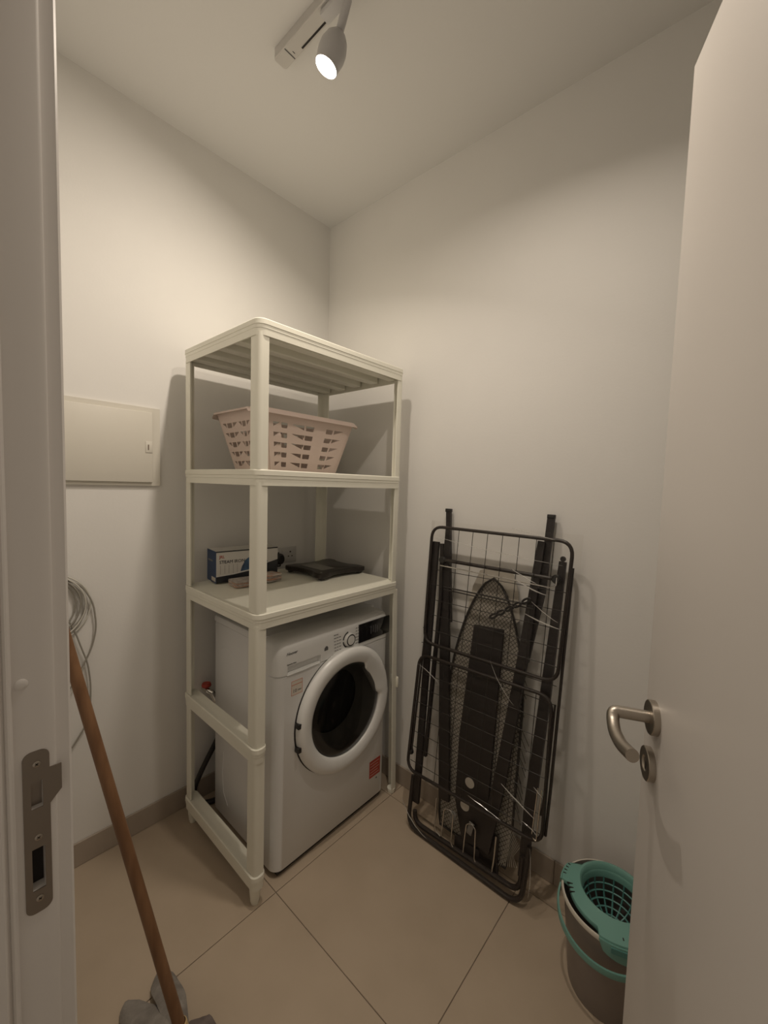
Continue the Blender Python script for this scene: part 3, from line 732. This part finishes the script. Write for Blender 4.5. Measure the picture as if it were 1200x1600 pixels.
# legs (flat black tubes)
flat('leg', [(-.232, 1.175), (-.228, .62), (-.222, .10)], .028, -.016)
flat('leg', [(-.188, 1.235), (-.166, .85), (-.128, .45), (-.100, .17)], [.020, .040, .046, .046], -.030, .014)
flat('leg', [(.196, 1.225), (.165, .80), (.122, .36), (.084, .09)], [.024, .036, .042, .042], -.018, .014)
flat('leg', [(.268, 1.165), (.250, .72), (.230, .32), (.226, .08)], [.022, .034, .036, .030], -.026, .014)
flat('leg', [(-.206, 1.17), (-.190, .95), (-.195, .60), (-.200, .30)], .014, -.020)
flat('wall_bar', [(-.198, 1.307), (-.172, 1.05), (-.150, .86)], .020, -.036, .012)
flat('wall_bar', [(.216, 1.312), (.206, 1.05), (.170, .80)], .024, -.032, .012)
for (u, v_, w_) in ((-.198, 1.3105, -.036), (.216, 1.3155, -.032)):
    B().box(-.013, .013, -.010, .004, -.008, .008, bev=.002, M=RM @ Matrix.Translation((u, v_, w_))).build('end_cap', 'black_plastic', dk)
B().tube(rr3([(-.222, .20), (.226, .20), (.224, .032), (-.224, .020)], -.016, .045)[7 * 2 - 1:], .009, 10).build('leg_foot_bar', 'rack_black', dk)
FP = arc_path([R_(-.246, .20, -.016), R_(-.238, .0095, .006), R_(.238, .0095, .006), R_(.244, .20, -.016)], .055, 7)
B().tube(FP, .0085, 10).build('leg_foot_bar', 'rack_black', dk)
# cross bar with round joint caps
B().tube([R_(-.183, 1.106, -.008), R_(.254, 1.106, -.008)], .0072, 10).build('cross_bar', 'rack_black', dk)
for u in (-.189, .258): B().lathe([(.014, -.008), (.015, -.004), (.015, .004), (.011, .009)], RM @ Matrix.Translation((u, 1.106, -.006)), 20).build('joint_cap', 'black_plastic', dk)
B().tube(arc_path([R_(-.189, 1.084, .006), R_(.246, 1.076, .006), R_(.262, 1.085, .006), R_(.262, 1.112, .004)], .012, 4), .0022, 6).build('pull_wire', 'chrome', dk)
for k in range(5):
    f = k / 4; c_ = Vector((.052 + .115 * f, .936 + .080 * f))
    L = [R_(c_.x + .016 * cos(t) * .82 - .006 * sin(t) * .57, c_.y + .016 * cos(t) * .57 + .006 * sin(t) * .82, .003 + (.003 if k % 2 else -.002)) for t in [2 * pi * q / 12 for q in range(12)]]
    B().tube(L, .0038, 6, closed=True).build('hinge_link', 'black_plastic', dk)
B().tube([R_(.289, .70, -.004), R_(.285, .45, -.004), R_(.274, .33, -.004)], .0035, 8).build('hook_rod', 'rack_black', dk)
B().tube([R_(-.250, .52, -.004), R_(-.258, .32, -.004), R_(-.250, .30, -.004)], .0035, 8).build('hook_rod', 'rack_black', dk)
B().tube(arc_path([R_(.262, .42, .008), R_(.255, .26, .008), R_(.270, .245, .008), R_(.275, .42, .008)], .01, 4), .0022, 6).build('latch_wire', 'chrome', dk)
for (u, v_) in ((-.254, .300), (.276, 1.176), (.262, .262)):
    B().lathe([(.008, -.006), (.0095, 0), (.007, .008)], RM @ Matrix.Translation((u, v_, .002)), 14).build('rivet', 'black_plastic', dk)
# clear stretch film around the rack: front sheet with side folds
random.seed(3)
fm = B(); nu, nv = 30, 46
def film_pt(i, j):
    t = i / nu; v_ = -.002 + 1.262 * j / nv
    v_ = max(v_, .012)
    half = .268 - .012 * (1 - v_) 
    s = (t - .5) * 2
    if abs(s) < .86: u = s / .86 * half; w = .013
    else:
        f = (abs(s) - .86) / .14; u = (half + .022 * sin(f * pi * .5)) * (1 if s > 0 else -1); w = .013 - .055 * f
    w += .003 * sin(9 * v_ + 6 * u) * cos(14 * u - 3 * v_) + random.uniform(-.0012, .0012)
    return R_(u + .028, v_, w)
G = [[fm.bm.verts.new(film_pt(i, j)) for i in range(nu + 1)] for j in range(nv + 1)]
for j in range(nv):
    for i in range(nu): fm.bm.faces.new((G[j][i], G[j][i + 1], G[j + 1][i + 1], G[j + 1][i]))
film = fm.build('clear_film', 'clear_film', dk, smooth=60, fix=False); film['label'] = 'clear crinkled plastic film'
glint_creases = [((.105, 1.120), (.16, 1.095), (.20, 1.082), .0022), ((.125, 1.085), (.19, 1.055), (.24, 1.050), .0024), ((.17, .975), (.23, .955), (.29, .950), .0026),
           ((.19, 1.02), (.24, .985), (.28, .97), .0014), ((.14, .375), (.20, .345), (.262, .320), .0024), ((.02, .27), (.09, .262), (.15, .252), .0014),
           ((.06, .78), (.10, .70), (.16, .655), .0010), ((-.23, 1.20), (-.05, 1.17), (.28, 1.155), .0012), ((.10, 1.26), (.19, 1.245), (.25, 1.235), .0014),
           ((-.25, .67), (-.18, .655), (-.14, .62), .0014), ((.22, .29), (.25, .29), (.275, .27), .0016), ((-.27, .10), (-.22, .03), (-.14, .015), .0018),
           ((.255, .22), (.27, .12), (.262, .06), .0014), ((.25, .42), (.262, .41), (.28, .40), .0018)]
for a, b_, c_, r in glint_creases:  # raised film wrinkles, tinted pale to imitate their bright glints
    pts = []
    for k in range(9):
        t = k / 8; u = a[0] * (1 - t) ** 2 + b_[0] * 2 * t * (1 - t) + c_[0] * t * t; v_ = a[1] * (1 - t) ** 2 + b_[1] * 2 * t * (1 - t) + c_[1] * t * t
        pts.append(R_(u, v_, .015 + random.uniform(-.001, .001)))
    B().tube(pts, [r * (.25 + .75 * sin(pi * k / 8)) for k in range(9)], 6).build('crease_glint', 'film_glint', film)

# ironing board
WB = -.046
ibd = thing('ironing_board', 'folded ironing board with mesh underside standing nose-up behind the drying rack wires', 'ironing board', tuple(R_(0.02, 0, WB)))
def bhalf(v_):
    if v_ < .62: return .150 - .02 * max(0, (.12 - v_) / .12)
    t = (v_ - .62) / (1.065 - .62); return .150 * (1 - t ** 1.6) ** .62 + .0 if t < 1 else 0
bl = []
vs_ = [.055 + (1.065 - .055) * k / 40 for k in range(41)]
left = [(.020 - bhalf(v_) - .000, v_) for v_ in vs_]; right = [(.020 + bhalf(v_), v_) for v_ in vs_]
outl = right + left[::-1][1:]
B().poly(outl, (), .004, RM @ Matrix.Translation((0, 0, WB - .006))).build('cover', 'pad_fabric', ibd, smooth=30)
B().tube([R_(u, v_, WB + .001) for u, v_ in outl], .0045, 8, closed=True).build('edge_tube', 'wire_grey', ibd)
# crumpled end of the cover around the nose
nb = B()
no = [(-.085, .93), (-.070, 1.02), (-.045, 1.085), (-.015, 1.095), (.02, 1.112), (.06, 1.105), (.090, 1.09), (.112, 1.03), (.128, .93), (.10, .90), (-.05, .90)]
nb.poly(no, (), .003, RM @ Matrix.Translation((0, 0, WB - .0105)))
nb.build('loose_cover_end', 'pad_fabric', ibd, smooth=30)
# expanded-metal mesh (diamonds) as thin bars
mesh = B()
def inb(u, v_): return v_ > .06 and v_ < 1.06 and abs(u - .02) < bhalf(v_) - .003
dd_ = .0165
slope = 1.05
for sgn_ in (-1, 1):
    c0 = -.25
    while c0 < 1.35:
        # line v = c0 + sgn*slope*(u-.02)
        st = None; steps = 90
        for k in range(steps + 1):
            u = -.15 + .34 * k / steps; v_ = c0 + sgn_ * slope * (u - .02)
            ok = inb(u, v_)
            if ok and st is None: st = (u, v_)
            if (not ok or k == steps) and st is not None:
                if abs(u - st[0]) > .006:
                    p, q = Vector(st), Vector((u, v_)); d = (q - p).normalized(); n_ = Vector((-d.y, d.x)) * .00085
                    mesh.quad(R_(*(p + n_), WB + .001), R_(*(q + n_), WB + .001), R_(*(q - n_), WB + .001), R_(*(p - n_), WB + .001))
                st = None
        c0 += dd_
mo = mesh.build('mesh_panel', 'wire_grey', ibd, smooth=0, fix=False); mo['kind'] = 'stuff'
B().poly([(-.039, .876), (.079, .886), (.078, .50), (.078, .08), (-.012, .058), (-.056, .20), (-.061, .44)], (), .010, RM @ Matrix.Translation((0, 0, WB + .014))).build('leg_channel', 'rack_flat', ibd)
for (u, v_) in ((-.012, .192), (.0, .285)):
    B().lathe([(.019, 0), (.019, .0008), (.016, .0010)], RM @ Matrix.Translation((u, v_, WB + .0142)), 20).build('vent_disc', 'pad_fabric', ibd)
B().box(-.045, .135, .012, .060, -.006, .006, bev=.003, M=RM @ Matrix.Translation((0, 0, WB + .006))).build('foot_plate', 'rack_flat', ibd)
B().box(.058, .130, .035, .150, -.004, .004, bev=.003, M=RM @ Matrix.Translation((0, 0, WB + .008))).build('rest_plate', 'rack_flat', ibd)
rest = [(-.125, .17), (-.122, .05), (-.090, .033), (-.087, .150), (-.066, .158), (-.045, .150), (-.047, .040), (-.03, .025), (.006, .019), (.011, .146), (.030, .158), (.049, .148), (.053, .040), (.065, .025), (.122, .027), (.127, .090), (.128, .168)]
B().tube(arc_path([R_(u, v_, WB + .034) for u, v_ in rest], .014, 4), .0026, 8).build('iron_rest', 'chrome', ibd)
for (u, v_) in ((-.049, .118), (.026, .120)):
    B().box(-.011, .011, -.024, .024, -.003, .003, bev=.003, M=RM @ Matrix.Translation((u, v_ + .015, WB + .030)) @ Matrix.Rotation(-.2, 4, 'Z')).build('rest_clip', 'grey_label', ibd)
random.seed(8)
for k in range(22):
    v0 = .30 + .60 * k / 22 + random.uniform(-.01, .01); u0 = .150 + random.uniform(-.006, .006) + (.012 if v0 < .6 else -.01)
    B().tube([R_(u0, v0, WB + .006), R_(u0 + .018, v0 - .022, WB + .008), R_(u0 + .030 + random.uniform(0, .012), v0 - .060, WB + .006)], .0011, 5).build('lace_cord', 'wire_grey', ibd)
for k in range(9):
    u0 = .165 + .004 * k
    B().tube([R_(u0 + .008, .21 - .006 * k, WB + .01), R_(u0 - .012, .12, WB + .010), R_(u0 - .03 + .004 * k, .055 + .004 * k, WB + .008)], .0010, 5).build('lace_cord', 'pad_fabric', ibd)

# ---------------------------------------------------------------- mop bucket with wringer
BC = Vector((1.502, -.205, 0)); 
bu = thing('mop_bucket', 'round grey bucket with teal wringer and handle in the corner behind the door', 'bucket', tuple(BC))
TB = Matrix.Translation(BC)
B().lathe([(.092, .002), (.097, 0), (.099, .006), (.105, .08), (.114, .17), (.121, .243), (.1265, .246), (.1275, .252), (.1255, .257), (.1225, .256), (.1195, .247), (.112, .17), (.103, .08), (.096, .010), (.001, .008)], TB, 64, True, True).build('bucket_body', 'bucket_grey', bu, smooth=50)
B().lathe([(.1225, .2575), (.1265, .2572), (.1287, .2525), (.1275, .2470), (.1262, .2470), (.1270, .2520), (.1250, .2560)], TB, 64, False, False).build('rim_edge', 'rim_pale', bu, smooth=60)
# bail handle hanging against the front
def bail(a): 
    dz = -.085 * max(0, sin(a)) ** .8
    return a
bp_ = []
for k in range(33):
    t = k / 32 * pi; ang = radians(172) + t      # from the left pivot, round the near side, to the right pivot
    rr_ = .1315 + .006 * sin(t)
    bp_.append(BC + Vector((rr_ * cos(ang), rr_ * sin(ang), .222 - .038 * sin(t) ** .9)))
hb_ = B(); L = []
for i, p_ in enumerate(bp_):
    d = ((bp_[min(i + 1, 32)] - bp_[max(i - 1, 0)])).normalized(); outw = (p_ - BC); outw.z = 0; outw.normalize(); up = d.cross(outw).normalized()
    L.append([p_ + outw * a_ + up * b_ for a_, b_ in ((-.0025, -.008), (.0025, -.008), (.0035, 0), (.0025, .008), (-.0025, .008))])
hb_.loft(L).build('bail_handle', 'teal', bu, smooth=40)
for a_ in (172, 352):
    B().lathe([(.010, 0), (.010, .006), (.006, .009)], frame(BC + Vector((.1235 * cos(radians(a_)), .1235 * sin(radians(a_)), .226)), (-sin(radians(a_)), cos(radians(a_)), 0), (0, 0, 1)), 16).build('handle_pivot', 'teal_dark', bu)
# wringer: flange + perforated bowl
WC = Vector((1.503, -.186, 0)); TW = Matrix.Translation((WC.x, WC.y, 0))
wr = B(); NN = 72
def fl_loop(r, z):
    L = []
    for k in range(NN):
        a = 2 * pi * k / NN; dg_ = math.degrees(a) % 360
        rr = r
        c = Vector((BC.x, BC.y)) if r > .1 else Vector((WC.x, WC.y))
        if r > .1:
            e_ = 0
            if 163 < dg_ < 196: e_ = .0195
            if 268 < dg_ < 335: e_ = .0195
            if 20 < dg_ < 60: e_ = .012
            rr = r + e_
        L.append(Vector((c.x + rr * cos(a), c.y + rr * sin(a), z)))
    return L
wrg = wr.loft([fl_loop(.108, .253), fl_loop(.1085, .260), fl_loop(.107, .2635), fl_loop(.094, .270), fl_loop(.087, .272), fl_loop(.0825, .268), fl_loop(.080, .250), fl_loop(.0785, .236), fl_loop(.0765, .236), fl_loop(.078, .250), fl_loop(.084, .262), fl_loop(.094, .265)], closed=True).build('wringer_flange', 'teal', bu, smooth=50)
# skirt hanging outside of the bucket at the front right and the ear at the left
for a0_, a1_, h in ((270, 334, .038), (165, 194, .024)):
    s_ = B(); L = []
    n_ = 14
    for k in range(n_ + 1):
        a = radians(a0_ + (a1_ - a0_) * k / n_); f = sin(pi * k / n_) ** .35
        c_, d_ = Vector((cos(a), sin(a), 0)), 0
        L.append([BC + c_ * r_ + Vector((0, 0, z_)) for r_, z_ in ((.124, .2585), (.1312, .2595), (.1322, .256), (.1318, .256 - h * f), (.1295, .256 - h * f), (.1296, .2575))])
    s_.loft(L).build('wringer_clip', 'teal', bu, smooth=40)
for a_ in list(range(296, 330, 8)) + [200, 207, 214] + [168, 174, 180, 186]:
    a = radians(a_); c_ = Vector((cos(a), sin(a), 0)); t_ = Vector((-sin(a), cos(a), 0)); o_ = BC + Vector((0, 0, .2655 if a_ > 195 else .2625))
    r0, r1 = (.098, .113) if a_ > 195 else (.112, .124)
    mm = frame(BC + c_ * ((r0 + r1) / 2) + Vector((0, 0, .2655 if a_ > 195 else .2645)), c_, t_)
    B().box(-.008, .008, -.0014, .0014, -.003, .0006, M=mm).build('slot', 'dark_hole', wrg)
# bowl of ribs: rings and meridians
bwl = B()
prof_b = [(.0780, .238), (.0765, .218), (.0720, .199), (.0630, .183), (.0500, .171), (.0330, .164), (.0150, .162)]
for r_, z_ in prof_b[1:]:
    bwl.tube([WC + Vector((r_ * cos(2 * pi * k / 40), r_ * sin(2 * pi * k / 40), z_)) for k in range(40)], .0026, 5, closed=True)
for k in range(18):
    a = 2 * pi * k / 18
    bwl.tube([WC + Vector((r_ * cos(a), r_ * sin(a), z_)) for r_, z_ in prof_b], .0024, 5)
bwl.build('wringer_bowl_grid', 'teal_dark', bu, smooth=60)
B().box(-.018, .018, -.0012, .0012, -.008, .006, M=frame(BC + Vector((.1325 * cos(radians(290)), .1325 * sin(radians(290)), .247)), (-sin(radians(290)), cos(radians(290)), 0), (cos(radians(290)), sin(radians(290)), 0)).copy()).build('clip_slot', 'teal_dark', bu)

# ---------------------------------------------------------------- mop
MB0 = Vector((.7963, -1.0758, .075)); MT = Vector((.5598, -1.3265, 1.45))
mp_ = thing('mop', 'wooden-handled mop with grey fabric strips leaning by the doorway', 'mop', (.796, -1.076, 0))
md = (MT - MB0).normalized()
B().tube([MB0 + md * s_ for s_ in (0, .01, .4, .9, (MT - MB0).length - .004, (MT - MB0).length)], [.0125, .0128, .0125, .0123, .0122, .009], 20).build('handle', 'wood', mp_)
SMx = frame(MB0, md.orthogonal(), md.cross(md.orthogonal()))
B().lathe([(.030, -.055), (.028, -.020), (.0175, .004), (.0165, .038), (.0145, .040)], SMx, 24, True, False).build('socket', 'mop_socket', mp_)
random.seed(12)
hub = MB0 - md * .030
specs = []
def strand(ang, ln, wd_, zt_, mt, side=0.0, sag=.6):
    c_ = Vector((cos(radians(ang)), sin(radians(ang)), 0)); t_ = Vector((-c_.y, c_.x, 0))
    L = []; n_ = 12
    for k in range(n_ + 1):
        f = k / n_; r_ = .008 + ln * f
        z_ = hub.z + .012 * sin(f * pi) - (hub.z - .010) * min(1, f * 1.25) ** 1.6 + zt_ * (1 - f * .9)
        z_ = max(z_, .0115 + .25 * zt_)
        c0_ = Vector((hub.x, hub.y, 0)) + c_ * r_ + t_ * side * f * f
        ww = wd_ * (.35 + .65 * min(1, f * 2.2)) * (1.0 if f < .85 else (1 - ((f - .85) / .15) ** 2 * .55))
        th_ = .0085
        L.append([c0_ + t_ * (ww * a_) + Vector((0, 0, z_ + th_ * b_ + .002 * sin(9 * f + a_ * 5))) for a_, b_ in ((-.5, -.3), (-.3, .6), (0, 1.0 + .3 * sin(7 * f)), (.3, .7), (.5, -.2), (0, -1))])
    B().loft(L).build('fabric_strip', mt, mp_, smooth=60)
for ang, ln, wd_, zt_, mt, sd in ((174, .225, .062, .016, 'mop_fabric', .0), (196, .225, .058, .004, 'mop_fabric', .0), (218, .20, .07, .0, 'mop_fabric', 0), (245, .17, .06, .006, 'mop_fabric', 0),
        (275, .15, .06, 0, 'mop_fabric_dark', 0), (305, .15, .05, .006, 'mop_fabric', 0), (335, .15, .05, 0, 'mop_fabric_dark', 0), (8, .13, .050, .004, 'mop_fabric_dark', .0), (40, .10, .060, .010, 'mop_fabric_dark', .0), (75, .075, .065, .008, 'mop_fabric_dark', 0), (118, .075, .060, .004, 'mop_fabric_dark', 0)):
    strand(ang, ln, wd_, zt_, mt, sd)

# ---------------------------------------------------------------- coil of cable on the left wall
cc = thing('cable_coil', 'coil of thin grey and white cable hanging on the left wall', 'cable', (0, -1.22, .95))
def cpt(y, z, x=.012): return Vector((x, y, z))
random.seed(21)
for k in range(7):
    cy = -1.195 + random.uniform(-.008, .008); cz = .955 + random.uniform(-.006, .006); ra = .090 + .006 * k; rb = .095 + .004 * k
    P = [cpt(cy + ra * cos(t), cz + rb * sin(t), .010 + .004 * (k % 3) + .002 * sin(3 * t)) for t in [2 * pi * q / 40 for q in range(40)]]
    B().tube(P, .0026, 6, closed=True).build('cable_loop', 'cable_white' if k in (5, 6) else 'cable_grey', cc)
B().tube(arc_path([cpt(-1.19, 1.056), cpt(-1.10, 1.030), cpt(-1.060, .955), cpt(-1.052, .86), cpt(-1.066, .79), cpt(-1.100, .722), cpt(-1.12, .68), cpt(-1.135, .66), cpt(-1.20, .62)], .05, 6), .0028, 6).build('cable_end', 'cable_grey', cc)
B().tube(arc_path([cpt(-1.20, 1.050), cpt(-1.115, .865), cpt(-1.098, .80), cpt(-1.080, .74), cpt(-1.072, .66), cpt(-1.075, .57), cpt(-1.085, .52), cpt(-1.13, .45)], .05, 6), .0028, 6).build('cable_end', 'cable_grey', cc)
B().tube(arc_path([cpt(-1.105, .70), cpt(-1.088, .735), cpt(-1.110, .68), cpt(-1.15, .60)], .02, 6), .0022, 6).build('cable_end', 'cable_white', cc)
B().tube([cpt(-1.22, 1.02, 0.0), cpt(-1.22, 1.02, .03), cpt(-1.22, 1.035, .034)], .003, 6).build('hook', 'steel', cc)
